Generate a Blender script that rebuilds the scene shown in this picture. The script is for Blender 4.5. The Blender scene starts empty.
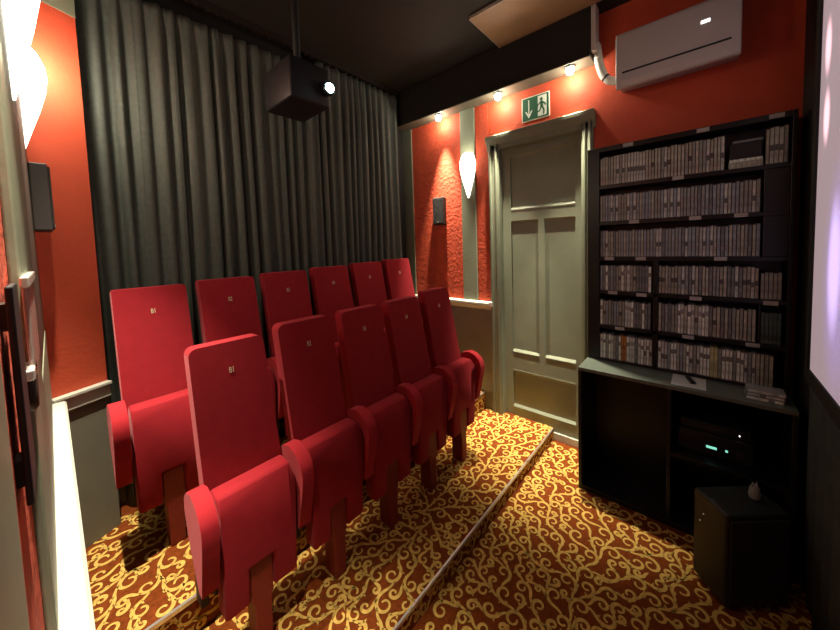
import bpy, bmesh, math, random
from mathutils import Vector, Matrix
random.seed(7)
SC = bpy.context.scene
COL = SC.collection
PI = math.pi

# ------------------------------------------------------------------ materials
def mat(name, col, rough=.6, metal=0.0, noise=0.0, nscale=20, bump=0.0, bscale=60, emit=None, estr=0.0, sheen=0.0, spec=.4, stretch=None):
    m = bpy.data.materials.new(name); m.use_nodes = True
    nt = m.node_tree; n = nt.nodes; l = nt.links
    b = n['Principled BSDF']
    b.inputs['Base Color'].default_value = (*col, 1)
    b.inputs['Roughness'].default_value = rough
    b.inputs['Metallic'].default_value = metal
    b.inputs['Specular IOR Level'].default_value = spec
    if sheen:
        b.inputs['Sheen Weight'].default_value = sheen
        b.inputs['Sheen Roughness'].default_value = .4
        b.inputs['Sheen Tint'].default_value = (min(1, col[0]*2.2), min(1, col[1]*2.2+.2), min(1, col[2]*2.2+.2), 1)
    tc = n.new('ShaderNodeTexCoord')
    src = tc.outputs['Object']
    if stretch:
        mp = n.new('ShaderNodeMapping'); mp.inputs['Scale'].default_value = stretch
        l.new(src, mp.inputs['Vector']); src = mp.outputs['Vector']
    if noise:
        t = n.new('ShaderNodeTexNoise'); t.inputs['Scale'].default_value = nscale; t.inputs['Detail'].default_value = 4
        l.new(src, t.inputs['Vector'])
        r = n.new('ShaderNodeMapRange'); r.inputs['From Min'].default_value = .3; r.inputs['From Max'].default_value = .7
        r.inputs['To Min'].default_value = 1-noise; r.inputs['To Max'].default_value = 1+noise
        l.new(t.outputs['Fac'], r.inputs['Value'])
        x = n.new('ShaderNodeVectorMath'); x.operation = 'SCALE'; x.inputs[0].default_value = col
        l.new(r.outputs['Result'], x.inputs['Scale']); l.new(x.outputs['Vector'], b.inputs['Base Color'])
    if bump:
        t = n.new('ShaderNodeTexNoise'); t.inputs['Scale'].default_value = bscale; t.inputs['Detail'].default_value = 5
        l.new(src, t.inputs['Vector'])
        bp = n.new('ShaderNodeBump'); bp.inputs['Strength'].default_value = bump; bp.inputs['Distance'].default_value = .01
        l.new(t.outputs['Fac'], bp.inputs['Height']); l.new(bp.outputs['Normal'], b.inputs['Normal'])
    if emit:
        b.inputs['Emission Color'].default_value = (*emit, 1); b.inputs['Emission Strength'].default_value = estr
    return m

RED = (.55, .078, .033)
M = {
 'red_wall':  mat('red_stucco', RED, .75, bump=.6, bscale=38, noise=.12, nscale=14),
 'red_wall_smooth': mat('red_paint', RED, .7, bump=.18, bscale=60, noise=.06, nscale=8),
 'green':     mat('grey_green_paint', (.225, .250, .180), .45, noise=.06, nscale=6, bump=.05, bscale=40),
 'wains':     mat('wainscot_paint', (.20, .19, .145), .5, noise=.08, nscale=5),
 'rail':      mat('rail_paint', (.58, .59, .52), .35),
 'black':     mat('black_paint', (.012, .012, .011), .7, noise=.2, nscale=8),
 'ceil':      mat('ceiling_black', (.013, .010, .007), .75, noise=.2, nscale=3),
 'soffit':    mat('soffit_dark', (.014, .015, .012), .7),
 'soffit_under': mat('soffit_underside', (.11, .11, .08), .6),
 'drape':     mat('curtain_cloth', (.088, .100, .088), .95, noise=.10, nscale=40, bump=.15, bscale=200),
 'drape_dark':mat('masking_cloth', (.032, .040, .036), .95, noise=.2, nscale=12),
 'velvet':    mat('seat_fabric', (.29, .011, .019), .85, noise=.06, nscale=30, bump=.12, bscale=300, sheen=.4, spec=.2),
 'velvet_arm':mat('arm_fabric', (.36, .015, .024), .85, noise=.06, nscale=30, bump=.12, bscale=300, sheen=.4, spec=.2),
 'pedestal':  mat('pedestal_veneer', (.21, .019, .013), .55, noise=.15, nscale=30, stretch=(6, 6, 1)),
 'iron':      mat('dark_iron', (.03, .022, .018), .5, metal=.4),
 'gold':      mat('number_thread', (.72, .62, .42), .5),
 'carpet':    mat('carpet_ground', (.19, .042, .008), .95, noise=.25, nscale=60, bump=.5, bscale=350, spec=.1),
 'carpet_mid':mat('carpet_outline', (.12, .042, .008), .95, noise=.2, nscale=60, bump=.5, bscale=350, spec=.1),
 'carpet_curl': mat('carpet_scroll', (.68, .43, .11), .95, noise=.18, nscale=50, bump=.5, bscale=350, spec=.1),
 'alu':       mat('aluminium_strip', (.72, .72, .70), .3, metal=.8),
 'white':     mat('white_plastic', (.50, .50, .49), .4),
 'offwhite':  mat('pipe_cover', (.55, .54, .50), .5),
 'slot':      mat('slot_black', (.01, .01, .012), .5),
 'blackwood': mat('black_board', (.010, .010, .011), .35, noise=.2, nscale=10),
 'cabtop':    mat('cabinet_top_gloss', (.10, .12, .10), .25),
 'blackplast':mat('black_plastic', (.012, .012, .013), .4),
 'subskin':   mat('vinyl_black', (.016, .017, .016), .5, bump=.1, bscale=200),
 'speaker':   mat('speaker_grey', (.035, .028, .027), .5),
 'speaker_grille': mat('speaker_grille', (.018, .016, .016), .8, bump=.3, bscale=400),
 'glass_lamp':mat('lamp_glass', (.95, .93, .85), .4, emit=(1, .93, .74), estr=5),
 'bulb':      mat('bulb_glow', (1, .95, .85), .4, emit=(1, .94, .78), estr=60),
 'lens':      mat('projector_lens', (.4, .6, .7), .1, emit=(.55, .88, 1.0), estr=22),
 'green_sign':mat('sign_green', (.025, .10, .055), .4),
 'white_sign':mat('sign_white', (.72, .76, .68), .4),
 'led_green': mat('led_green', (.1, .6, .4), .4, emit=(.35, 1, .8), estr=.8),
 'led_white': mat('led_white', (.8, .8, .8), .4, emit=(1, 1, .95), estr=3.0),
 'led_dim':   mat('led_dim', (.8, .8, .8), .4, emit=(1, 1, .95), estr=.2),
 'ac_led':    mat('display_white', (.9, .9, .9), .4, emit=(1, .97, .9), estr=2.0),
 'paper':     mat('paper', (.55, .56, .52), .7),
 'board':     mat('pale_board', (.36, .22, .12), .5, noise=.1, nscale=5),
 'board_edge':mat('board_edge', (.45, .40, .32), .5),
 'tag':       mat('tag_paper', (.38, .38, .36), .6),
 'brown':     mat('dark_brown_panel', (.045, .028, .02), .45, noise=.2, nscale=10),
 'box_grey':  mat('pinkish_grey_metal', (.42, .34, .31), .25, metal=.3),
 'chrome':    mat('bright_metal', (.85, .85, .82), .2, metal=.6),
 'grey_orn':  mat('grey_ornament', (.28, .28, .25), .5),
}

# ------------------------------------------------------------------ mesh helpers
def box(bm, x0, x1, y0, y1, z0, z1, mi=0):
    v = [bm.verts.new((x, y, z)) for z in (z0, z1) for y in (y0, y1) for x in (x0, x1)]
    for f in ((0, 2, 3, 1), (4, 5, 7, 6), (0, 1, 5, 4), (2, 6, 7, 3), (0, 4, 6, 2), (1, 3, 7, 5)):
        fc = bm.faces.new([v[i] for i in f]); fc.material_index = mi
    return v

def prism(bm, pts, axis, a, b, mi=0):
    """extrude a 2D outline along an axis (x: pts are (y,z); y: pts are (x,z); z: pts are (x,y))"""
    def mk(p, t):
        return {'x': (t, p[0], p[1]), 'y': (p[0], t, p[1]), 'z': (p[0], p[1], t)}[axis]
    A = [bm.verts.new(mk(p, a)) for p in pts]; B = [bm.verts.new(mk(p, b)) for p in pts]
    n = len(pts); fs = [bm.faces.new(A), bm.faces.new(B[::-1])]
    for i in range(n):
        fs.append(bm.faces.new((A[i], B[i], B[(i+1) % n], A[(i+1) % n])))
    for f in fs: f.material_index = mi

def slab(bm, outline, yf, yb):
    """outline in (x,z); front face at y=yf(z), rear at y=yb(z)"""
    A = [bm.verts.new((x, yf(z), z)) for x, z in outline]; B = [bm.verts.new((x, yb(z), z)) for x, z in outline]
    n = len(outline); bm.faces.new(A); bm.faces.new(B[::-1])
    for i in range(n): bm.faces.new((A[i], B[i], B[(i+1) % n], A[(i+1) % n]))

def lathe(bm, prof, c=(0, 0, 0), n=20, mi=0, a0=0, a1=2*PI, axis='z'):
    full = abs(a1-a0-2*PI) < 1e-6
    rings = []
    for r, h in prof:
        ring = []
        for k in range(n if full else n+1):
            a = a0+(a1-a0)*k/n
            p = (r*math.cos(a), r*math.sin(a), h)
            if axis == 'x': p = (p[2], p[0], p[1])
            if axis == 'y': p = (p[0], p[2], p[1])
            ring.append(bm.verts.new((c[0]+p[0], c[1]+p[1], c[2]+p[2])))
        rings.append(ring)
    for i in range(len(rings)-1):
        m_ = len(rings[0])
        for k in range(m_ if full else m_-1):
            f = bm.faces.new((rings[i][k], rings[i][(k+1) % m_], rings[i+1][(k+1) % m_], rings[i+1][k])); f.material_index = mi; f.smooth = True
    for ring in (rings[0], rings[-1]):
        try:
            f = bm.faces.new(ring); f.material_index = mi
        except Exception: pass

def tube(bm, pts, r, n=10, mi=0):
    pts = [Vector(p) for p in pts]; rings = []
    for i, p in enumerate(pts):
        t = (pts[min(i+1, len(pts)-1)]-pts[max(i-1, 0)]).normalized()
        u = t.cross(Vector((0, 0, 1)))
        if u.length < 1e-3: u = t.cross(Vector((0, 1, 0)))
        u.normalize(); w = t.cross(u)
        rings.append([bm.verts.new(p+r*(math.cos(2*PI*k/n)*u+math.sin(2*PI*k/n)*w)) for k in range(n)])
    for i in range(len(rings)-1):
        for k in range(n):
            f = bm.faces.new((rings[i][k], rings[i][(k+1) % n], rings[i+1][(k+1) % n], rings[i+1][k])); f.smooth = True; f.material_index = mi
    for ring in (rings[0], rings[-1]):
        f = bm.faces.new(ring); f.material_index = mi

def link(name, me, parent=None, loc=(0, 0, 0)):
    o = bpy.data.objects.new(name, me); COL.objects.link(o); o.location = loc
    if parent: o.parent = parent
    return o

def fin(name, bm, mats, parent=None, bevel=0, segs=2, smooth=False, loc=(0, 0, 0), angle=35):
    bmesh.ops.remove_doubles(bm, verts=bm.verts, dist=1e-6)
    bmesh.ops.recalc_face_normals(bm, faces=bm.faces)
    if bevel:
        es = [e for e in bm.edges if len(e.link_faces) == 2 and e.calc_face_angle(0) > math.radians(angle)]
        bmesh.ops.bevel(bm, geom=es, offset=bevel, segments=segs, profile=.5, affect='EDGES', clamp_overlap=True)
    if smooth:
        for f in bm.faces: f.smooth = True
        for e in bm.edges:
            if len(e.link_faces) == 2 and e.calc_face_angle(0) > math.radians(40): e.smooth = False
    me = bpy.data.meshes.new(name); bm.to_mesh(me); bm.free()
    if not isinstance(mats, (list, tuple)): mats = [mats]
    for m in mats: me.materials.append(M[m] if isinstance(m, str) else m)
    return link(name, me, parent, loc)

def B(): return bmesh.new()
def boxobj(name, dims, m, parent=None, bevel=0, segs=2, smooth=False):
    bm = B(); box(bm, *dims); return fin(name, bm, m, parent, bevel, segs, smooth)
def struct(o): o['kind'] = 'structure'; return o
def tag(o, label, cat, group=None):
    o['label'] = label; o['category'] = cat
    if group: o['group'] = group
    return o
def thing(name, label, cat, loc=(0, 0, 0), rz=0, group=None):
    o = bpy.data.objects.new(name, None); COL.objects.link(o); o.location = loc; o.rotation_euler = (0, 0, rz); o.empty_display_size = .05
    return tag(o, label, cat, group)
def text_mesh(s, size, depth=.0006):
    cu = bpy.data.curves.new('t', 'FONT'); cu.body = s; cu.size = size; cu.extrude = depth; cu.align_x = 'CENTER'; cu.align_y = 'CENTER'
    o = bpy.data.objects.new('t', cu); COL.objects.link(o)
    bpy.context.view_layer.update()
    me = bpy.data.meshes.new_from_object(o.evaluated_get(bpy.context.evaluated_depsgraph_get()))
    bpy.data.objects.remove(o); bpy.data.curves.remove(cu)
    return me

# ------------------------------------------------------------------ room dimensions
XL, XD = -.04, 2.568          # left wall, door wall
YF, YB = -.37, 2.42           # screen wall, curtain wall
ZC = 3.13
P1, P2 = .094, .245           # platform heights
N1, N2 = .897, 1.49           # platform front edges (y)

# ------------------------------------------------------------------ carpet scroll pattern
def scrolls(w, h, seed, rscale=1.0):
    """grow curling vines in a w x h rectangle; returns list of polylines [(x,y,halfwidth)...]"""
    rnd = random.Random(seed); cell = .0046; occ = {}
    def key(x, y): return (int(math.floor(x/cell)), int(math.floor(y/cell)))
    out = []; cid = [0]
    def curl(x, y, a, hand, size):
        pts = []; L = size*(6.6+rnd.random()*1.6); n = 30; ds = L/n; s = 0
        for i in range(n+1):
            t = i/n
            pts.append((x, y, t, a))
            k = hand*(0.15+.85*t**1.35*2.15)/size
            if t < .22: k = -hand*.35/size
            a += k*ds; x += math.cos(a)*ds; y += math.sin(a)*ds
        return pts
    def ok(pts, pid):
        for i, (x, y, t, a) in enumerate(pts):
            if not (0 <= x <= w and 0 <= y <= h): return False
            if i < 7: continue
            kx, ky = key(x, y)
            for dx in (-2, -1, 0, 1, 2):
                for dy in (-2, -1, 0, 1, 2):
                    if (kx+dx, ky+dy) in occ: return False
        return True
    def put(pts, idn):
        for x, y, t, a in pts: occ[key(x, y)] = idn
        for (x, y, t, a), (x2, y2, _, _) in zip(pts, pts[1:]): occ[key((x+x2)/2, (y+y2)/2)] = idn
        pl = []
        for x, y, t, a in pts:
            hw = .0037*(.75+.75*math.sin(PI*min(1, t*1.1))**1.2)
            if t > .9: hw = .0042*(1-(t-.9)*4)
            if t < .06: hw *= .5
            pl.append((x, y, hw*rscale))
        out.append(pl)
    queue = []
    def leaf(x, y, a, ln):
        out.append([(x, y, .0008), (x+math.cos(a)*ln*.5, y+math.sin(a)*ln*.5, .0035*rscale), (x+math.cos(a+.35)*ln, y+math.sin(a+.35)*ln, .0005)])
    def spawn(pts, hand, size):
        for fi in (5, 8, 12, 16, 20):
            x, y, t, a = pts[fi]
            queue.append((x, y, a-hand*(.35+rnd.random()*.5), -hand, size*(.8+rnd.random()*.35)))
            if rnd.random() < .35: queue.append((x, y, a-hand*(1.1+rnd.random()*.4), hand, size*(.7+rnd.random()*.3)))
    tries = int(w*h*7000)+200
    for _ in range(tries):
        queue.append((rnd.random()*w, rnd.random()*h, rnd.random()*2*PI, rnd.choice((-1, 1)), (.017+.007*rnd.random())*rscale))
        while queue:
            x, y, a, hd, sz = queue.pop(0)
            sz = min(max(sz, .011*rscale), .024*rscale)
            for attempt in range(3):
                pts = curl(x, y, a+(rnd.random()-.5)*.5*attempt, hd, sz*(1-.2*attempt))
                if ok(pts, 0):
                    cid[0] += 1; put(pts, cid[0]); spawn(pts, hd, sz)
                    if rnd.random() < .7:
                        q = pts[6]; leaf(q[0], q[1], q[3]+hd*.9, .016*rscale)
                        q = pts[10]; leaf(q[0], q[1], q[3]-hd*.8, .014*rscale)
                    break
    return out

def carpet(bm, origin, u, v, w, h, seed):
    """base sheet plus raised scroll strips on the rectangle origin + s*u + t*v; materials 0 ground, 1 outline, 2 scroll"""
    o, u, v = Vector(origin), Vector(u), Vector(v); nrm = u.cross(v).normalized()
    f = bm.faces.new([bm.verts.new(o+a*w*u+b*h*v) for a, b in ((0, 0), (1, 0), (1, 1), (0, 1))]); f.material_index = 0
    for pl in scrolls(w, h, seed, 1.4):
        for grow, lift, mi in ((.0016, .0004, 1), (0, .0009, 2)):
            L = []; R = []
            for i, (x, y, hw) in enumerate(pl):
                x0, y0, _ = pl[max(i-1, 0)]; x1, y1, _ = pl[min(i+1, len(pl)-1)]
                dx, dy = x1-x0, y1-y0; d = math.hypot(dx, dy) or 1; px, py = -dy/d, dx/d; q = hw+grow
                L.append(bm.verts.new(o+(x+px*q)*u+(y+py*q)*v+nrm*lift)); R.append(bm.verts.new(o+(x-px*q)*u+(y-py*q)*v+nrm*lift))
            for i in range(len(pl)-1):
                f = bm.faces.new((R[i], R[i+1], L[i+1], L[i])); f.material_index = mi

def raw(name, bm, mats, parent=None):
    me = bpy.data.meshes.new(name); bm.to_mesh(me); bm.free()
    for m in mats: me.materials.append(M[m])
    return link(name, me, parent)
CM = ['carpet', 'carpet_mid', 'carpet_curl']

# floor
bm = B()
carpet(bm, (.9, YF, 0), (1, 0, 0), (0, 1, 0), 1.27, N1-YF, 3)
carpet(bm, (2.17, .55, 0), (1, 0, 0), (0, 1, 0), .40, N1-.55, 4)
box(bm, XL, XD+.08, YF, YB, -.06, -.001)
f = struct(raw('floor', bm, CM))
# platforms
p = thing('seating_platform', 'low carpeted step under the front row of red seats, ending at the door', 'platform', (0, 0, 0), 0, None)
bm = B()
box(bm, XL, XD+.06, N1, N2, 0, P1-.001)
carpet(bm, (.15, N1, P1), (1, 0, 0), (0, 1, 0), XD+.04-.15, N2-N1, 11)
carpet(bm, (.5, N1-.001, 0), (1, 0, 0), (0, 0, 1), XD+.04-.5, P1, 12)
raw('carpet', bm, CM, p)
bm = B(); prism(bm, [(N1-.004, P1-.012), (N1-.004, P1+.003), (N1+.005, P1+.003), (N1+.005, P1+.001), (N1-.002, P1-.001), (N1-.002, P1-.012)], 'x', XL, XD+.02)
fin('edge_strip', bm, 'alu', p)
p = thing('seating_platform', 'higher carpeted step under the back row of red seats along the grey curtain', 'platform')
bm = B()
box(bm, XL, XD, (N2+.006), YB, 0, P2-.001)
carpet(bm, (XL, (N2+.006), P2), (1, 0, 0), (0, 1, 0), XD-XL, .75, 21)
carpet(bm, (XL, (N2+.006)-.001, P1), (1, 0, 0), (0, 0, 1), XD-XL, P2-P1, 22)
raw('carpet', bm, CM, p)
bm = B(); prism(bm, [((N2+.006)-.005, P2-.014), ((N2+.006)-.005, P2+.003), ((N2+.006)+.007, P2+.003), ((N2+.006)+.007, P2+.001), ((N2+.006)-.002, P2-.001), ((N2+.006)-.002, P2-.014)], 'x', XL, XD)
fin('edge_strip', bm, 'alu', p)

# ------------------------------------------------------------------ shell
struct(boxobj('ceiling', (XL-.1, XD+.1, YF-.1, YB+.1, ZC, ZC+.08), 'ceil'))
# door wall, with the opening
DY0, DY1, DZ = .654, 1.322, 2.39
bm = B()
box(bm, XD, XD+.12, YF-.1, DY0, 0, ZC); box(bm, XD, XD+.12, DY1, YB+.1, 0, ZC); box(bm, XD, XD+.12, DY0, DY1, DZ, ZC)
wr = struct(fin('wall_right', bm, 'red_wall_smooth'))
bm = B(); box(bm, XD-.008, XD, 1.70, 2.298, 1.09, 2.82); box(bm, XD-.008, XD, 1.415, 1.54, 1.09, 2.82)
st = fin('stucco_panel', bm, 'red_wall', wr)
bm = B(); box(bm, XD-.012, XD, 1.41, 2.42, 0, 1.04)
fin('wainscot', bm, 'wains', wr)
boxobj('corner_strip', (XD-.02, XD, 2.298, 2.42, P2, 2.83), 'green', wr)
o = struct(boxobj('trim_1', (XD-.022, XD, 1.545, 1.695, 1.085, 2.82), 'green', None, .004))      # pilaster
bm = B(); prism(bm, [(XD-.055, 1.055), (XD-.055, 1.075), (XD-.045, 1.085), (XD, 1.085), (XD, 1.01), (XD-.015, 1.01), (XD-.03, 1.04)], 'y', 1.40, 2.33)
struct(fin('trim_2', bm, 'rail', None, .003))
boxobj('end_cap', (XD-.062, XD-.012, 1.383, 1.412, 1.045, 1.088), 'rail', bpy.data.objects['trim_2'], .005)
# soffit beam over the door wall
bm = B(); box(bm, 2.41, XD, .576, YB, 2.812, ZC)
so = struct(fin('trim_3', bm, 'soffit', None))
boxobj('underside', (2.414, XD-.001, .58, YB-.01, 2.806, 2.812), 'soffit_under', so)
# left wall
wl = struct(boxobj('wall_left', (XL-.1, XL, YF-.1, YB+.1, 0, ZC), 'red_wall'))
boxobj('wainscot', (XL, XL+.006, .1, 2.1, 0, .93), 'wains', wl)
struct(boxobj('trim_4', (XL, XL+.012, .75, 1.20, .985, 2.82), 'green', None, .003))
struct(boxobj('trim_5', (XL, XL+.010, .10, .42, .985, 2.82), 'green', None, .003))
struct(boxobj('trim_9', (XL, XL+.012, 1.205, 2.085, .985, 1.298), 'green', None, .003))
bm = B(); prism(bm, [(XL, .90), (XL, .98), (.006, .98), (.012, .973), (.012, .955), (-.01, .92)], 'y', .12, 2.07)
struct(fin('trim_6', bm, 'rail', None))
bm = B(); box(bm, XL, .10, .2, 2.12, 2.812, ZC)
struct(fin('trim_7', bm, 'soffit'))
# back wall and slanted corner panel
struct(boxobj('wall_back', (XL, XD, YB, YB+.1, 0, ZC), 'black'))
A0, A1 = Vector((XL, 2.115)), Vector((.152, 2.205))
def slant(bm, off0, off1, z0, z1, a=A0, b=A1, mi=0):
    d = (b-a).normalized(); n = Vector((d.y, -d.x))
    q = [a+n*off1, b+n*off1, b+n*off0, a+n*off0]
    prism(bm, [(v.x, v.y) for v in q], 'z', z0, z1, mi)
bm = B(); slant(bm, -.05, 0, P2, 2.70)
ws = struct(fin('wall_back_left', bm, 'red_wall_smooth'))
bm = B(); slant(bm, -.05, .004, 2.70, ZC); fin('top_band', bm, 'green', ws)
bm = B(); slant(bm, 0, .006, P2, .94); fin('wainscot', bm, 'wains', ws)
bm = B(); slant(bm, 0, .036, .975, .99); slant(bm, 0, .022, .915, .975); struct(fin('trim_8', bm, 'rail', None, .003))
# screen wall
wf = struct(boxobj('wall_front', (XL-.1, XD+.1, YF-.1, YF, 0, ZC), 'black'))

# ------------------------------------------------------------------ door
dr = struct(bpy.data.objects.new('door_1', None)); COL.objects.link(dr); dr.location = (XD, (DY0+DY1)/2, 0)
def dpart(name, bm, m, bevel=0, par=dr):
    for v in bm.verts: v.co -= Vector((XD, (DY0+DY1)/2, 0))
    return fin(name, bm, m, par, bevel)
bm = B()
xw = XD+.05
rows = [(2.333, 1.873), (1.79, .655), (.50, .165)]
# stiles and rails as one leaf with sunk panels
box(bm, xw, xw+.03, DY0, DY1, 0, 2.42)
for y0, y1 in ((DY0, .725), (1.235, DY1)): box(bm, xw-.014, xw, y0, y1, .0, 2.42)
for z0, z1 in ((0, .165), (.50, .655), (1.79, 1.873), (2.333, 2.42)): box(bm, xw-.014, xw, .725, 1.235, z0, z1)
box(bm, xw-.014, xw, .955, 1.005, .655, 1.79)
leaf = dpart('door_leaf', bm, 'green', 0)
def ridge(z, y0, y1, s):     # sloping moulding strip along a panel's edge
    bm = B(); prism(bm, [(xw-.017, z-s*.002), (xw-.017, z+s*.006), (xw+.001, z+s*.028), (xw+.001, z-s*.002)], 'y', y0, y1)
    dpart('panel_moulding', bm, 'green', 0, leaf)
ridge(1.873, .725, 1.235, 1); ridge(.655, .725, .955, 1); ridge(.655, 1.005, 1.235, 1); ridge(.165, .725, 1.235, 1)
ridge(1.79, .725, .955, -1); ridge(1.79, 1.005, 1.235, -1); ridge(.50, .725, 1.235, -1); ridge(2.333, .725, 1.235, -1)
for y0, y1 in ((.589, DY0+.012), (DY1-.012, 1.406)):
    bm = B(); box(bm, XD-.03, XD+.06, y0, y1, 0, 2.46)
    box(bm, XD-.042, XD-.0295, y0+.012, y0+.03, 0, 2.44); box(bm, XD-.042, XD-.0295, y1-.03, y1-.012, 0, 2.44)
    dpart('door_jamb', bm, 'green', .004)
bm = B(); prism(bm, [(XD-.03, 2.385), (XD-.03, 2.425), (XD-.062, 2.475), (XD-.066, 2.50), (XD+.06, 2.50), (XD+.06, 2.385)], 'y', .575, 1.418)
dpart('head_moulding', bm, 'green', .003)
bm = B(); box(bm, xw-.027, xw-.0145, DY0, .93, .0, .062)
dpart('kick_rail', bm, 'rail', .004)

# ------------------------------------------------------------------ seats
def seat_parts(hw, hb, r):
    P = []
    # backrest
    def yf(z): return .2-(1.14-z)*.215
    z0 = .36; z1 = 1.14
    o = [(-hb, z0), (hb, z0)]
    for k in range(6):
        a = k/5*PI/2; o.append((hw-r+r*math.cos(a), z1-r+r*math.sin(a)))
    for k in range(6):
        a = PI/2+k/5*PI/2; o.append((-hw+r+r*math.cos(a), z1-r+r*math.sin(a)))
    bm = B(); slab(bm, o, yf, lambda z: yf(z)+.062)
    es = [e for e in bm.edges if len(e.link_faces) == 2 and e.calc_face_angle(0) > math.radians(60)]
    bmesh.ops.bevel(bm, geom=es, offset=.014, segments=4, profile=.5, affect='EDGES', clamp_overlap=True)
    P.append(fin('backrest', bm, 'velvet', None, 0, 0, True))
    # folded seat cushion with a notch
    o = [(-.133, .21), (-.0475, .21), (-.0475, .352), (.0375, .352), (.0375, .21), (.133, .21), (.133, .60), (.133, .655), (-.133, .655), (-.133, .60)]
    def cf(z): return -.02-(z-.21)*.075+(max(0, z-.60)/.055)**1*.055
    bm = B(); slab(bm, o, cf, lambda z: .078 - (.02 if z < .3 else 0))
    P.append(fin('seat_cushion', bm, 'velvet', None, .013, 4, True, angle=18))
    # pedestal
    bm = B(); prism(bm, [(-.033, 0), (.024, 0), (.026, .185), (.035, .20), (.035, .347), (-.045, .347), (-.045, .20), (-.035, .185)], 'y', -.016, .07)
    P.append(fin('pedestal', bm, 'pedestal', None, .004, 2))
    P.append(boxobj('support_beam', (-.135, .165, .085, .12, .24, .29), 'iron', None, .004))
    P.append(boxobj('arm_bracket', (.16, .185, .05, .11, .26, .44), 'iron', None, .004))
    return P
ARM = [(-.022, .364), (-.045, .46), (-.066, .555), (-.071, .605), (-.055, .650), (-.012, .683), (.035, .694), (.085, .680), (.118, .648), (.126, .60), (.105, .53), (.055, .44), (.01, .37)]
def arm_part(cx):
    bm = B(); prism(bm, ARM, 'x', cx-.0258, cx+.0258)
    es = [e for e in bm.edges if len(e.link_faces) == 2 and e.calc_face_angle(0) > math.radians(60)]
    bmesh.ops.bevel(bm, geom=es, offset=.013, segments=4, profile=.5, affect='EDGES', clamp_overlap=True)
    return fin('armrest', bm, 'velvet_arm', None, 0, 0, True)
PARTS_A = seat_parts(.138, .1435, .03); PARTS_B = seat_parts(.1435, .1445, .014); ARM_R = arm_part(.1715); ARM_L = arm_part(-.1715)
used = set()
def give(src, root):
    if src.name not in used:
        used.add(src.name); src.parent = root; return src
    c = src.copy(); COL.objects.link(c); c.parent = root; return c
def seat(label, group, x, y, z, sz, number, first, PARTS):
    t = thing('cinema_seat', label, 'cinema seat', (x, y, z), 0, group)
    t.scale = (1, 1, sz)
    ch = [give(s, t) for s in PARTS]
    give(ARM_R, t)
    if first:
        give(ARM_L, t)
        boxobj('arm_bracket', (-.185, -.16, .05, .11, .26, .44), 'iron', t, .004)
    n = link('seat_number', text_mesh(number, .032), ch[0], (0, .2-(1.14-1.03)*.215-.0012, 1.03))
    n.rotation_euler = (PI/2-math.atan(.215), 0, 0); n.scale = (.62, 1, 1)
    n.data.materials.append(M['gold'])
    return t
FRONT = ['red cinema seat numbered B1 at the near left end of the front row', 'red cinema seat numbered B2, second from the left in the front row',
         'red cinema seat numbered B3 in the middle of the front row', 'red cinema seat numbered B4, second from the door end of the front row',
         'red cinema seat numbered B5 at the door end of the front row']
BACK = ['red cinema seat at the left end of the back row beside grey wainscot', 'red cinema seat, second from the left in the back row',
        'red cinema seat, third from the left in the back row under the curtain', 'red cinema seat, fourth from the left in the back row',
        'red cinema seat, second from the right end of the back row', 'bright red cinema seat at the orange wall end of the back row']
for i in range(5):
    seat(FRONT[i], 'front row of cinema seats', .457+.3415*i, 1.25, P1+.0015, (1.0, 1.02, 1.02, 1.022, 1.04)[i], 'B%d' % (i+1), i == 0, PARTS_A)
for i in range(6):
    seat(BACK[i], 'back row of cinema seats', .322+.3435*i, 1.85, P2+.0015, 1.045+.009*i, 'B%d' % (i+1), i == 0, PARTS_B)

# ------------------------------------------------------------------ curtains
def curtain(name, label, x0, x1, ztop, seed):
    rnd = random.Random(seed); bm = B(); n = int((x1-x0)/.004); zs = [P2+.005, P2+.3, P2+.8, 1.4, 1.9, 2.3, 2.6, 2.8, ztop-.07, ztop-.05, ztop]
    ph = 0; cols = []; amp = .03; wl = .1
    offs = []
    x = x0
    for i in range(n+1):
        if i % 11 == 0: wl = .055+.055*rnd.random(); amp = .012+.024*rnd.random()
        ph += (x1-x0)/n/wl*2*PI
        s = math.sin(ph); s = s*(1.25-.25*s*s)
        offs.append((x0+(x1-x0)*i/n, s*amp, math.sin(ph*2.0)))
    for i, (x, s, s2) in enumerate(offs):
        col = []
        for z in zs:
            f = (z-P2)/(ztop-P2)
            k = 1.0-.25*f
            y = 2.315+s*k+.006*math.sin(x*9+z*2.3)
            if z > ztop-.08: y = 2.315+.45*s+.004*s2
            xx = x+.008*math.sin(z*1.7+x*5)*(1-f)
            col.append(bm.verts.new((xx, y, z)))
        cols.append(col)
    for a, b in zip(cols, cols[1:]):
        for j in range(len(zs)-1):
            f = bm.faces.new((a[j], b[j], b[j+1], a[j+1])); f.smooth = True
    o = fin(name, bm, 'drape')
    md = o.modifiers.new('thick', 'SOLIDIFY'); md.thickness = .003
    return tag(o, label, 'curtain')
curtain('curtain', 'long dark grey pleated curtain on the left behind the back row', .155, 1.47, 2.985, 5)
curtain('curtain', 'dark grey pleated curtain on the right, ending beside the orange wall', 1.475, 2.375, 3.075, 8)
bm = B(); box(bm, .15, XD-.19, 2.295, 2.325, 3.09, ZC)
for k in range(40):
    x = .2+k*.054; box(bm, x-.006, x+.006, 2.30, 2.32, 3.078, 3.09)
tag(fin('curtain_track', bm, 'iron'), 'dark ceiling track carrying the grey curtains', 'curtain track')

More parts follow.
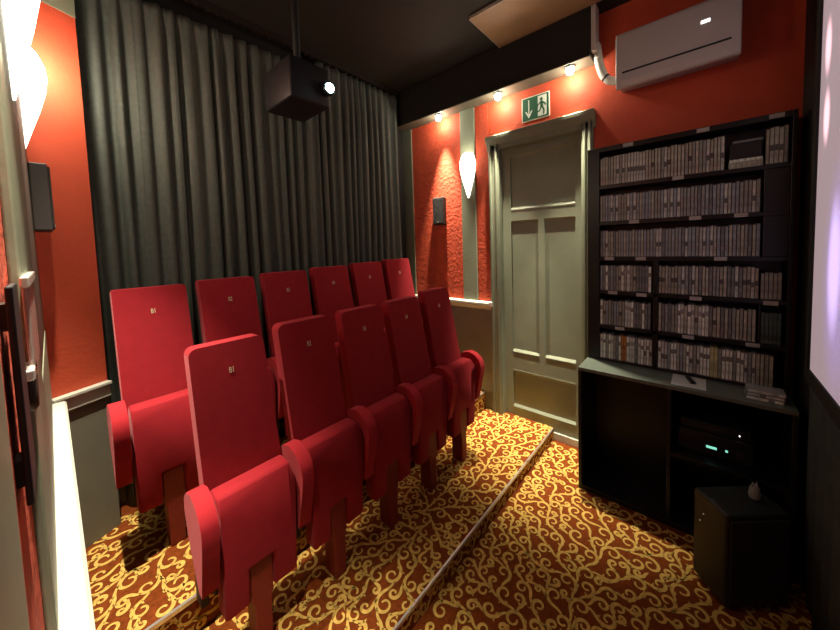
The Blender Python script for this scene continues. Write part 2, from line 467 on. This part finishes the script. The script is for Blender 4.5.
# ------------------------------------------------------------------ spotlights
for y, lab in ((1.872, 'glowing ceiling spotlight above the wall speaker by the curtain'), (1.264, 'glowing ceiling spotlight above the left side of the door'), (.715, 'glowing ceiling spotlight between the exit sign and air conditioner')):
    x = 2.462
    t = thing('spotlight', lab, 'spotlight', (x, y, 2.806), 0, 'spotlights in the soffit over the door')
    bm = B(); lathe(bm, [(.030, 0), (.034, -.004), (.030, -.012), (.024, -.012)], n=20); fin('rim', bm, 'chrome', t)
    bm = B(); lathe(bm, [(.012, -.004), (.023, -.012), (.026, -.03), (.020, -.048), (.008, -.055)], n=16); fin('bulb', bm, 'bulb', t)

# ------------------------------------------------------------------ wall sconces
def sconce(label, loc, face):   # face +1: opens towards +x (left wall), -1: towards -x (right wall)
    t = thing('wall_sconce', label, 'wall lamp', loc, 0 if face > 0 else PI, 'wall sconces')
    bm = B(); prof = [(.006, 0), (.016, .03), (.034, .09), (.056, .16), (.074, .23), (.082, .29), (.078, .33), (.062, .375), (.045, .395)]
    lathe(bm, prof, (0, 0, 0), 16, 0, -PI/2, PI/2)
    return t, bm
for lab, loc, face, sx in (('glowing cone-shaped wall sconce on the pilaster by the door', (XD-.022, 1.615, 2.02), -1, .75),
                       ('large glaring wall sconce at the upper left corner, nearest of the left pair', (XL+.012, 1.10, 1.935), 1, .72),
                       ('glaring wall sconce above the dark speaker on the left, farthest of the left pair', (XL, 1.93, 2.0), 1, 1.0)):
    t, bm = sconce(lab, loc, face)
    o = fin('lamp_shade', bm, 'glass_lamp', t, 0, 0, True); o.scale = (sx, 1, 1)
    bm = B(); box(bm, .0, .004, -.012, .012, .03, .30); fin('back_plate', bm, 'white', t)

# ------------------------------------------------------------------ speakers
def speaker(label, loc, rz):
    t = thing('wall_speaker', label, 'speaker', loc, rz, 'small wall speakers')
    boxobj('cabinet', (0, .05, -.065, .065, 0, .262), 'speaker', t, .006, 3)
    boxobj('grille', (.05, .056, -.058, .058, .01, .252), 'speaker_grille', t, .003)
    boxobj('badge', (.056, .058, -.008, .008, .02, .028), 'white', t)
    return t
speaker('small dark speaker on the orange wall between curtain and sconce', (XD-.008, 1.945, 1.80), PI)
speaker('small dark speaker seen edge-on on the left wall below the sconce', (XL+.01, 2.0, 1.705), 0)

# ------------------------------------------------------------------ exit sign
def frm(bm, pts, x, mi):   # polygon on the door wall facing -x; pts (y,z)
    f = bm.faces.new([bm.verts.new((x, a, b)) for a, b in pts]); f.material_index = mi
t = thing('exit_sign', 'green emergency exit sign with white arrow and running figure above the door', 'exit sign', (XD, 1.0, 2.56))
sy0, sy1, sz0, sz1 = .890-1.0, 1.108-1.0, -.008, .176
boxobj('plate', (-.010, 0, sy0, sy1, sz0, sz1), 'white_sign', t, .002)
boxobj('green_field', (-.0115, -.0095, sy0+.006, sy1-.006, sz0+.007, sz1-.007), 'green_sign', t)
bm = B()
def gp(a, b): return (sy1-.006-a*(sy1-sy0-.012), sz0+.007+b*(sz1-sz0-.014))   # a: left to right as seen, b: up
frm(bm, [gp(.235, .90), gp(.275, .90), gp(.275, .2), gp(.235, .2)], -.0125, 0)
frm(bm, [gp(.255, .07), gp(.40, .40), gp(.345, .40), gp(.255, .20)], -.0126, 0)
frm(bm, [gp(.255, .07), gp(.255, .20), gp(.165, .40), gp(.11, .40)], -.0126, 0)
fin('arrow', bm, 'white_sign', t)
bm = B(); frm(bm, [gp(.60, .06), gp(.93, .06), gp(.93, .95), gp(.60, .95)], -.0125, 0); fin('doorway', bm, 'white_sign', t)
bm = B()
c = gp(.735, .78); frm(bm, [(c[0]+.011*math.cos(k*PI/6), c[1]+.013*math.sin(k*PI/6)) for k in range(12)], -.0135, 0)
for poly in ([(.69, .70), (.78, .70), (.80, .42), (.70, .42)], [(.70, .68), (.58, .56), (.56, .44), (.60, .44), (.62, .54), (.72, .62)],
             [(.78, .68), (.88, .58), (.92, .48), (.88, .46), (.84, .54), (.77, .60)], [(.70, .44), (.76, .44), (.68, .26), (.54, .20), (.54, .26), (.65, .31)],
             [(.74, .44), (.80, .44), (.86, .28), (.84, .10), (.79, .10), (.80, .28)]):
    frm(bm, [gp(*q) for q in poly], -.0135, 0)
fin('running_figure', bm, 'green_sign', t)

# ------------------------------------------------------------------ air conditioner
t = thing('air_conditioner', 'white split air conditioner high on the dark red wall', 'air conditioner', (XD, .145, 2.51))
bm = B(); prism(bm, [(0, .055), (-.12, .035), (-.195, .006), (-.214, .014), (-.22, .045), (-.22, .30), (-.208, .328), (-.18, .342), (0, .342)], 'y', -.275, .275)
fin('body', bm, 'white', t, .008, 3, True)
boxobj('air_slot', (-.2225, -.216, -.238, .24, .088, .097), 'slot', t)
bm = B(); prism(bm, [(-.223, .05), (-.223, .082), (-.216, .082), (-.210, .04)], 'y', -.245, .245); fin('flap', bm, 'white', t, .001)
boxobj('display', (-.2225, -.219, -.155, -.118, .212, .228), 'ac_led', t, .001)
t = thing('pipe_cover', 'white plastic pipe trunking and bent hose left of the air conditioner', 'pipe cover', (XD, .55, 2.6))
boxobj('trunking', (-.15, -.055, -.005, .024, .235, .53), 'offwhite', t, .004)
bm = B()
pts = [(-.09, .0, .26), (-.07, -.005, .2), (-.06, -.02, .12), (-.06, -.05, .06), (-.06, -.085, .035), (-.06, -.13, .03)]
sm = []
for i in range(len(pts)-1):
    for k in range(4): sm.append(Vector(pts[i]).lerp(Vector(pts[i+1]), k/4))
sm.append(Vector(pts[-1])); sm = [sm[0]]+[(sm[max(i-2,0)]+sm[i-1]+sm[i]+sm[i+1]+sm[min(i+2,len(sm)-1)])/5 for i in range(1, len(sm)-1)]+[sm[-1]]
tube(bm, sm, .026, 12); fin('hose', bm, 'offwhite', t)
bm = B(); tube(bm, [sm[11], sm[12]], .0275, 12); fin('hose_band', bm, 'slot', t)
bm = B(); prism(bm, [(-.115, .30), (-.05, .30), (-.055, .22), (-.11, .20)], 'y', -.02, .01); fin('elbow', bm, 'offwhite', t, .008)

# ------------------------------------------------------------------ ceiling board
t = thing('ceiling_board', 'pale brown board fixed flat under the dark ceiling beside the air conditioner', 'board', (2.18, .9, ZC))
boxobj('panel', (-.21, .225, -.55, .31, -.018, 0), 'board', t)
bm = B(); box(bm, -.214, -.208, -.55, .314, -.020, 0); box(bm, -.214, .226, .308, .314, -.020, 0)
fin('edge_banding', bm, 'board_edge', t)

# ------------------------------------------------------------------ projector
t = thing('projector', 'black ceiling-mounted projector with a glowing lens in front of the curtain', 'projector', (.93, 1.5, 2.34))
boxobj('body', (-.115, .105, 0, .28, 0, .2), 'slot', t, .012, 3, True)
bm = B(); lathe(bm, [(.032, .0), (.036, -.012), (.036, -.03), (.027, -.03)], (.083, 0, .09), 20, axis='y'); fin('lens_barrel', bm, 'blackplast', t)
bm = B(); lathe(bm, [(.001, -.052), (.012, -.049), (.021, -.040), (.025, -.028), (.025, -.02)], (.083, 0, .09), 20, axis='y'); fin('lens', bm, 'lens', t)
bm = B(); tube(bm, [(0, .13, .2), (0, .13, ZC-2.34-.012)], .018, 12); lathe(bm, [(.07, ZC-2.34-.014), (.07, ZC-2.34)], (0, .13, 0), 20); box(bm, -.07, .07, .07, .19, .2, .212)
fin('ceiling_mount', bm, 'black', t)

# ------------------------------------------------------------------ screen
SX0, SX1, SZ0, SZ1 = .25, 2.075, 1.03, 2.98
t = thing('projection_screen', 'pale pinkish lit projection screen with a black border on the right wall', 'screen', (1.2, YF+.004, 1.0))
bm = B(); box(bm, SX0-1.2, SX1-1.2, .012, .022, SZ0-1, SZ1-1)
sm_ = bpy.data.materials.new('lit_screen'); sm_.use_nodes = True
nt = sm_.node_tree; nn = nt.nodes; ll = nt.links; pb = nn['Principled BSDF']; pb.inputs['Base Color'].default_value = (.35, .35, .35, 1); pb.inputs['Roughness'].default_value = .8
geo = nn.new('ShaderNodeTexCoord')
prev = None
def blob(cx, cz, rx, rz, colr, prev):
    mp = nn.new('ShaderNodeMapping'); mp.vector_type = 'TEXTURE'; mp.inputs['Location'].default_value = (cx-1.2, 0, cz-1); mp.inputs['Scale'].default_value = (rx, 1000, rz)
    ll.new(geo.outputs['Object'], mp.inputs['Vector'])
    ln = nn.new('ShaderNodeVectorMath'); ln.operation = 'LENGTH'; ll.new(mp.outputs['Vector'], ln.inputs[0])
    mr = nn.new('ShaderNodeMapRange'); mr.interpolation_type = 'SMOOTHSTEP'; mr.inputs['From Min'].default_value = .35; mr.inputs['From Max'].default_value = 1; mr.inputs['To Min'].default_value = 1; mr.inputs['To Max'].default_value = 0
    ll.new(ln.outputs['Value'], mr.inputs['Value'])
    mx = nn.new('ShaderNodeMix'); mx.data_type = 'RGBA'; ll.new(mr.outputs['Result'], mx.inputs['Factor'])
    if prev is None: mx.inputs['A'].default_value = (.30, .22, .25, 1)
    else: ll.new(prev, mx.inputs['A'])
    mx.inputs['B'].default_value = (*colr, 1)
    return mx.outputs['Result']
prev = blob(1.75, 1.45, .22, .50, (.34, .25, .48), prev)
prev = blob(1.80, 1.48, .10, .30, (.85, .62, 1.2), prev)
prev = blob(1.97, 2.04, .055, .13, (1.4, .85, .95), prev)
prev = blob(1.98, 2.30, .055, .13, (1.4, .80, .9), prev)
prev = blob(.30, 2.0, 1.30, 3.0, (.02, .02, .025), prev)  # unseen side of the glowing picture, darkened to cut its spill into the room
ll.new(prev, pb.inputs['Emission Color']); pb.inputs['Emission Strength'].default_value = 1.0
fin('screen_fabric', bm, sm_, t)
bm = B()
for a in ((SX0-.06, SX0, SZ0-.06, SZ1+.06), (SX1, SX1+.05, SZ0-.06, SZ1+.06), (SX0, SX1, SZ0-.06, SZ0), (SX0, SX1, SZ1, SZ1+.06)):
    box(bm, a[0]-1.2, a[1]-1.2, 0, .03, a[2]-1, a[3]-1)
fin('border', bm, 'black', t, .004)
bm = B(); cols = []
for i in range(120):
    x = .3+i*(2.12-.3)/119
    cols.append([bm.verts.new((x, YF+.012+.006*math.sin(i*.9), z)) for z in (.01, .5, .94)])
for a, b in zip(cols, cols[1:]):
    for j in range(2):
        f = bm.faces.new((a[j], b[j], b[j+1], a[j+1])); f.smooth = True
o = fin('masking_cloth', bm, 'drape_dark'); md = o.modifiers.new('thick', 'SOLIDIFY'); md.thickness = .003
tag(o, 'dark green-black cloth hanging below the projection screen', 'cloth')

# ------------------------------------------------------------------ media cabinet + bookcase
CX0, CY0, CY1, CZ = 2.17, -.335, .592, .80
t = thing('media_cabinet', 'long low black open cabinet under the bookcase full of cases', 'cabinet', (XD, .13, 0))
def cpart(name, x0, x1, y0, y1, z0, z1, m='blackwood', par=t, bv=.003):
    return boxobj(name, (x0-XD, x1-XD, y0-.13, y1-.13, z0, z1), m, par, bv)
cpart('top_board', CX0, XD, CY0, CY1, CZ-.022, CZ, 'cabtop')
cpart('side_panel', CX0, XD, CY1-.02, CY1, 0, CZ-.022); cpart('side_panel', CX0, XD, CY0, CY0+.02, 0, CZ-.022)
cpart('divider', CX0+.01, XD, .12, .14, .03, CZ-.022); cpart('back_panel', XD-.02, XD, CY0+.02, CY1-.02, .03, CZ-.022)
cpart('bottom_board', CX0, XD, CY0+.02, CY1-.02, 0, .03); cpart('shelf', CX0+.01, XD-.02, CY0+.02, .12, .40, .42)
t = thing('bookcase', 'tall black bookcase standing on the black cabinet, packed with disc cases', 'bookcase', (XD, .13, CZ))
BX = 2.39
def bpart(name, x0, x1, y0, y1, z0, z1, m='blackwood', bv=.002):
    return boxobj(name, (x0-XD, x1-XD, y0-.13, y1-.13, z0-CZ, z1-CZ), m, t, bv)
bpart('side_panel', BX, XD, .517, .588, CZ, 2.195); bpart('side_panel', BX, XD, -.332, -.315, CZ, 2.195)
bpart('back_panel', XD-.015, XD, -.315, .517, CZ, 2.195)
SH = [1.950, 1.716, 1.488, 1.268, 1.038, .812]
for z in SH: bpart('shelf', BX, XD-.015, -.315, .517, z-.022 if z > .82 else CZ, z)
bpart('top_board', BX, XD-.015, -.315, .517, 2.165, 2.195)
bpart('divider', BX, XD-.015, .203, .228, .812, 1.466)
bpart('blind_panel', BX+.01, BX+.022, -.315, -.226, 1.488, 1.928)
bpart('divider', BX+.004, XD-.015, -.226, -.218, 1.038, 1.246)
tags = [(.359, 2.18), (.011, 2.18), (-.262, 2.18), (.115, 1.939), (.326, 1.705), (.038, 1.705), (-.145, 1.706), (.46, 1.478), (.29, 1.478), (-.07, 1.478), (.44, 1.257), (.285, 1.253), (.03, 1.252), (-.26, 1.252), (.40, 1.026), (.06, 1.026), (-.2, 1.026)]
for y, z in tags:
    bpart('shelf_tag', BX-.003, BX, y-.026, y+.026, z-.010, z+.011, 'tag', 0)

# disc cases: one object each
SPINE = []
def spine(name, base, ins, band):
    ins = (ins[0]*1.12, ins[1]*1.28, ins[2]*1.22)
    SPINE.append((mat('case_'+name, base, .4, noise=.1, nscale=30), mat('sleeve_'+name, ins, .5, noise=.45, nscale=45, stretch=(1, 5, .7)), mat('band_'+name, band, .5)))
for i, (b_, s_, d_) in enumerate([((.05, .05, .05), (0.357, 0.323, 0.272), (.35, .32, .27)), ((.05, .05, .055), (0.255, 0.246, 0.230), (.27, .26, .24)), ((.16, .16, .16), (0.442, 0.425, 0.408), (.12, .12, .12)),
      ((.04, .04, .045), (0.145, 0.145, 0.153), (.22, .22, .21)), ((.22, .22, .21), (0.680, 0.663, 0.629), (.2, .19, .18)), ((.05, .05, .05), (0.306, 0.264, 0.212), (.10, .09, .08)),
      ((.06, .065, .08), (0.238, 0.255, 0.297), (.26, .27, .3)), ((.3, .3, .3), (.5, .5, .48), (.3, .3, .32))]):
    spine(str(i), b_, s_, d_)
spine('orange', (.2, .06, .02), (.42, .15, .03), (.3, .1, .02)); spine('yellow', (.3, .28, .15), (.44, .40, .2), (.4, .38, .2)); spine('teal', (.02, .035, .035), (.05, .085, .085), (.03, .05, .05))
MESH = {}
def case_mesh(ci, th, h):
    k = (ci, round(th, 4), round(h, 3))
    if k not in MESH:
        bm = B(); box(bm, 0, .085, -th/2, th/2, 0, h, 0)
        box(bm, -.0008, 0, -th*.36, th*.36, .004, h-.004, 1)
        z = h*(.12+.6*((ci*37 % 10)/10)); box(bm, -.0012, -.0008, -th*.36, th*.36, z, z+h*.16, 2)
        me = bpy.data.meshes.new('disc_case'); bmesh.ops.recalc_face_normals(bm, faces=bm.faces); bm.to_mesh(me); bm.free()
        for m in SPINE[ci]: me.materials.append(m)
        MESH[k] = me
    return MESH[k]
TH = [.0135, .0148, .016]
def row(y_hi, y_lo, z, pal, label, group, hbase=.17, xf=2.40, special={}):
    y = y_hi; i = 0
    while True:
        th = random.choice(TH)
        if y-th < y_lo: break
        ci = special.get(i, random.choice(pal)); lab, grp = label, group
        h = hbase-random.choice((0, 0, .003, .006))
        if i in special:
            lab, grp = SPL[special[i]]
        o = link('disc_case', case_mesh(ci, th, h), None, (xf+random.choice((0, .002, .004)), y-th/2, z))
        tag(o, lab, 'disc case', grp)
        y -= th+.0004; i += 1
SPL = {8: ('orange-spined disc case in the bottom left compartment of the bookcase', 'orange cases'), 9: ('pale yellow disc case on the bottom right shelf of the bookcase', 'yellow cases')}
W = [0, 0, 5, 1, 2, 0]; Cc = [1, 6, 2, 1, 6, 0, 3]; D = [3, 3, 1, 4, 6, 3, 5, 7]; E_ = [4, 7, 2, 3, 4, 1, 7]
row(.514, -.09, SH[0], W, 'disc case in the long run on the top shelf of the black bookcase', 'disc cases, top shelf', .182)
row(-.228, -.313, SH[0], W, 'disc case at the right end of the top shelf beside the dark box', 'disc cases, right end of top shelf', .182)
row(.514, -.224, SH[1], Cc, 'disc case on the second shelf from the top of the bookcase', 'disc cases, second shelf', .171)
row(.514, -.224, SH[2], Cc, 'disc case on the third shelf from the top of the bookcase', 'disc cases, third shelf', .172)
row(.514, .229, SH[3], D, 'disc case in the left compartment of the fourth shelf', 'disc cases, fourth shelf left', .167)
row(.201, -.222, SH[3], [5, 1, 0, 3, 5, 2], 'disc case in the main run of the fourth shelf right of the divider', 'disc cases, fourth shelf right', .170)
row(-.224, -.313, SH[3], [5, 1, 0], 'shorter disc case at the far right end of the fourth shelf', 'disc cases, end of fourth shelf', .142)
row(.514, .229, SH[4], D, 'disc case in the left compartment of the fifth shelf', 'disc cases, fifth shelf left', .168)
row(.201, -.216, SH[4], [4, 3, 5, 1, 7, 0], 'disc case in the main run of the fifth shelf right of the divider', 'disc cases, fifth shelf right', .176)
row(-.228, -.313, SH[4], [10], 'dark teal disc case at the right end of the fifth shelf', 'dark cases, end of fifth shelf', .165)
row(.514, .229, SH[5], E_, 'pale disc case in the bottom left compartment of the bookcase', 'disc cases, bottom shelf left', .168, special={8: 8, 9: 8})
row(.201, -.28, SH[5], [2, 4, 1, 6, 0, 4], 'disc case on the bottom right shelf of the bookcase', 'disc cases, bottom shelf right', .172, special={16: 9, 17: 9, 18: 10} if False else {16: 9, 17: 9})
# dark box lying between the cases of the top shelf
t = thing('black_box', 'black flat boxes stacked between the cases on the top shelf', 'box', (2.41, -.158, SH[0]))
boxobj('lower_box', (0, .09, -.064, .064, 0, .035), SPINE[0][1], t, .002); boxobj('upper_box', (.004, .09, -.062, .06, .036, .05), SPINE[4][1], t, .001)
boxobj('case_body', (.002, .09, -.06, .06, .051, .13), 'blackplast', t, .003); boxobj('lid', (.0, .09, -.062, .05, .131, .145), SPINE[3][1], t, .002)

# things on the cabinet top
bm = B(); box(bm, 2.20, 2.375, -.02, .125, CZ, CZ+.0015)
tag(fin('paper_sheet', bm, 'paper'), 'white paper sheet lying on the cabinet top before the bookcase', 'paper')
t = thing('remote_control', 'small black remote lying on the white paper', 'remote', (2.30, .045, CZ+.0015), .3)
boxobj('shell', (-.045, .045, -.012, .012, 0, .013), 'blackplast', t, .004)
for i in range(6): boxobj('button', (-.035+i*.012, -.028+i*.012, -.006, .006, .013, .0145), 'speaker', t)
for k, (dz, lab) in enumerate(((0, 'lowest'), (.016, 'middle'), (.032, 'topmost'))):
    o = link('disc_case', case_mesh((4, 2, 7)[k], .0148, .13), None, (2.215+.004*k, -.165-.003*k, CZ+.0075+dz)); o.rotation_euler = (PI/2, 0, 0)
    tag(o, 'pale disc case lying flat on the cabinet top, %s of its pile' % lab, 'disc case', 'flat pile of cases')
# receiver and player inside the cabinet
t = thing('av_receiver', 'black audio receiver with small green lights on the cabinet shelf', 'receiver', (2.26, -.055, .42))
boxobj('body', (0, .24, -.15, .15, .008, .125), 'blackplast', t, .004)
for sx in (.02, .2):
    for sy in (-.12, .12):
        bm = B(); lathe(bm, [(.012, 0), (.012, .008)], (sx, sy, 0), 10); fin('foot', bm, 'blackplast', t)
boxobj('front_strip', (-.003, 0, .06, .14, .098, .110), 'speaker', t); boxobj('display', (-.003, 0, -.012, .03, .05, .062), 'led_green', t); boxobj('power_light', (-.003, 0, -.055, -.045, .053, .063), 'led_green', t)
bm = B(); lathe(bm, [(.018, -.012), (.018, 0)], (0, -.1, .06), 16, axis='x'); fin('volume_knob', bm, 'speaker', t)
t = thing('disc_player', 'slim black disc player on top of the audio receiver', 'disc player', (2.28, -.055, .545))
boxobj('body', (0, .2, -.14, .14, 0, .05), 'blackplast', t, .004); boxobj('tray', (-.003, 0, -.05, .07, .022, .034), 'speaker', t); boxobj('power_light', (-.003, 0, -.1, -.096, .02, .026), 'led_white', t)
# subwoofer
ang = math.atan2(-.757, .653)
t = thing('subwoofer', 'large black subwoofer box standing at an angle on the carpet', 'subwoofer', (1.794, -.09, 0), ang)
bm = B(); box(bm, 0, .27, 0, .17, .02, .432); fin('cabinet', bm, 'subskin', t, .012, 4, True)
boxobj('front_grille', (.012, .258, -.008, 0, .04, .41), 'speaker_grille', t, .004)
for sx in (.03, .24):
    for sy in (.03, .14):
        bm = B(); lathe(bm, [(.014, 0), (.016, .02)], (sx, sy, 0), 12); fin('foot', bm, 'blackplast', t)
for z in (.30, .345):
    bm = B(); lathe(bm, [(.0022, -.002), (.0022, 0)], (0, .13-(z-.3)*.4, z), 10, axis='x'); fin('side_light', bm, 'led_dim', t)
t = thing('ornament', 'small grey ornament with two pointed ears on the subwoofer', 'ornament', (1.99, -.185, .432), ang)
bm = B(); lathe(bm, [(.012, 0), (.019, .006), (.021, .025), (.017, .042), (.016, .052), (.010, .064), (.002, .067)], n=16); fin('body', bm, 'grey_orn', t, 0, 0, True)
for s in (-1, 1):
    bm = B(); lathe(bm, [(.006, .058), (.0035, .07), (.0008, .079)], (s*.009, 0, 0), 8); fin('ear', bm, 'grey_orn', t)
    bm = B(); lathe(bm, [(.003, -.0165), (.003, -.0145)], (s*.006, 0, .053), 8, axis='y'); fin('eye', bm, 'chrome', t)

# ------------------------------------------------------------------ small things on the left wall
tag(boxobj('wall_panel', (XL, XL+.010, 1.21, 2.085, 1.30, 2.35), 'brown', None, .003), 'dark brown upright panel on the left wall behind the speaker', 'panel')
t = thing('switch_box', 'pinkish grey metal box with a bright top edge at the far left', 'switch box', (XL+.012, .86, 1.425))
boxobj('housing', (0, .006, -.14, .10, 0, .135), 'box_grey', t, .002); boxobj('bright_cap', (0, .009, -.17, .11, .135, .150), 'chrome', t, .002)
t = thing('pull_handle', 'black upright pull handle on the red wall at the far left', 'handle', (XL, .63, 1.32))
bm = B(); box(bm, .006, .012, -.06, .02, 0, .25); fin('grip', bm, 'slot', t, .002)
for z in (.02, .20): boxobj('standoff', (0, .006, -.05, -.02, z, z+.03), 'iron', t)
bm = B(); lathe(bm, [(.03, .0), (.03, .014), (.024, .018)], (0, .10, .09), 14, axis='x'); fin('knob', bm, 'iron', t)
bm = B(); box(bm, 0, .018, .06, .14, .112, .127); fin('knob_plate', bm, 'chrome', t, .002)

# ------------------------------------------------------------------ lights
def spot(name, loc, aim, energy, size, blend, col=(1, .80, .50), r=.02):
    d = bpy.data.lights.new(name, 'SPOT'); d.energy = energy; d.spot_size = math.radians(size); d.spot_blend = blend; d.color = col; d.shadow_soft_size = r
    o = bpy.data.objects.new(name, d); COL.objects.link(o); o.location = loc
    o.rotation_euler = (Vector(aim)-Vector(loc)).to_track_quat('-Z', 'Y').to_euler(); return o
def point(name, loc, energy, col=(1, .85, .6), r=.04):
    d = bpy.data.lights.new(name, 'POINT'); d.energy = energy; d.color = col; d.shadow_soft_size = r
    o = bpy.data.objects.new(name, d); COL.objects.link(o); o.location = loc; return o
WARM = (1, .88, .66)
for y in (1.872, 1.264, .715):
    spot('spot_lamp', (2.468, y, 2.745), (2.48, y, 0), 470, 42, 1, WARM)
    point('bulb_lamp', (2.475, y, 2.738), 3.2, WARM, .012)
for y, e, c in ((.66, 420, 46), (1.62, 430, 46), (1.70, 30, 80)):
    spot('left_spot_lamp', (.085, y, 2.76), (.15 if y > 1 else .06, y, 0), e, c, 1, WARM)
point('sconce_lamp', (XD-.13, 1.615, 2.42), 1.6, WARM)
point('sconce_lamp', (.09, 1.25, 2.36), 3.0, WARM)
point('sconce_lamp', (.075, 2.02, 2.40), 9, WARM)

w = bpy.data.worlds.new('World'); SC.world = w; w.use_nodes = True
w.node_tree.nodes['Background'].inputs['Color'].default_value = (.5, .45, .4, 1); w.node_tree.nodes['Background'].inputs['Strength'].default_value = .01

# ------------------------------------------------------------------ camera
R = Matrix(((.657, -.064, .751), (-.753, -.014, .658), (-.032, -.998, -.057)))
f_px, cx, cy, yaw, pitch, roll = 324.4433, 420, 264.4089, .8517, .0574, -.0320
def rot():
    cp, sp = math.cos(pitch), math.sin(pitch); cr, sr = math.cos(roll), math.sin(roll)
    Mx = Matrix(((cr, -sr, 0), (sr, cr, 0), (0, 0, 1))) @ Matrix(((1, 0, 0), (0, cp, -sp), (0, sp, cp)))
    X = Mx @ Vector((math.cos(yaw), 0, math.sin(yaw))); Y = Mx @ Vector((-math.sin(yaw), 0, math.cos(yaw))); Z = Mx @ Vector((0, -1, 0))
    return Matrix((X, Y, Z))          # rows: world axes in camera (right, down, forward)
Wm = rot()
right = Wm @ Vector((1, 0, 0)); down = Wm @ Vector((0, 1, 0)); fwd = Wm @ Vector((0, 0, 1))
cam = bpy.data.cameras.new('Camera'); co = bpy.data.objects.new('Camera', cam); COL.objects.link(co)
mw = Matrix((right, -down, -fwd)).transposed().to_4x4(); mw.translation = (0, 0, 1.6); co.matrix_world = mw
cam.sensor_fit = 'HORIZONTAL'; cam.sensor_width = 36; cam.lens = f_px/840*36
cam.shift_x = 0; cam.shift_y = (cy-315)/840
cam.clip_start = .01
SC.camera = co
SC.view_settings.view_transform = 'Standard'; SC.view_settings.look = 'None'; SC.view_settings.gamma = 1; SC.view_settings.use_curve_mapping = False
SC.view_settings.exposure = 0.0
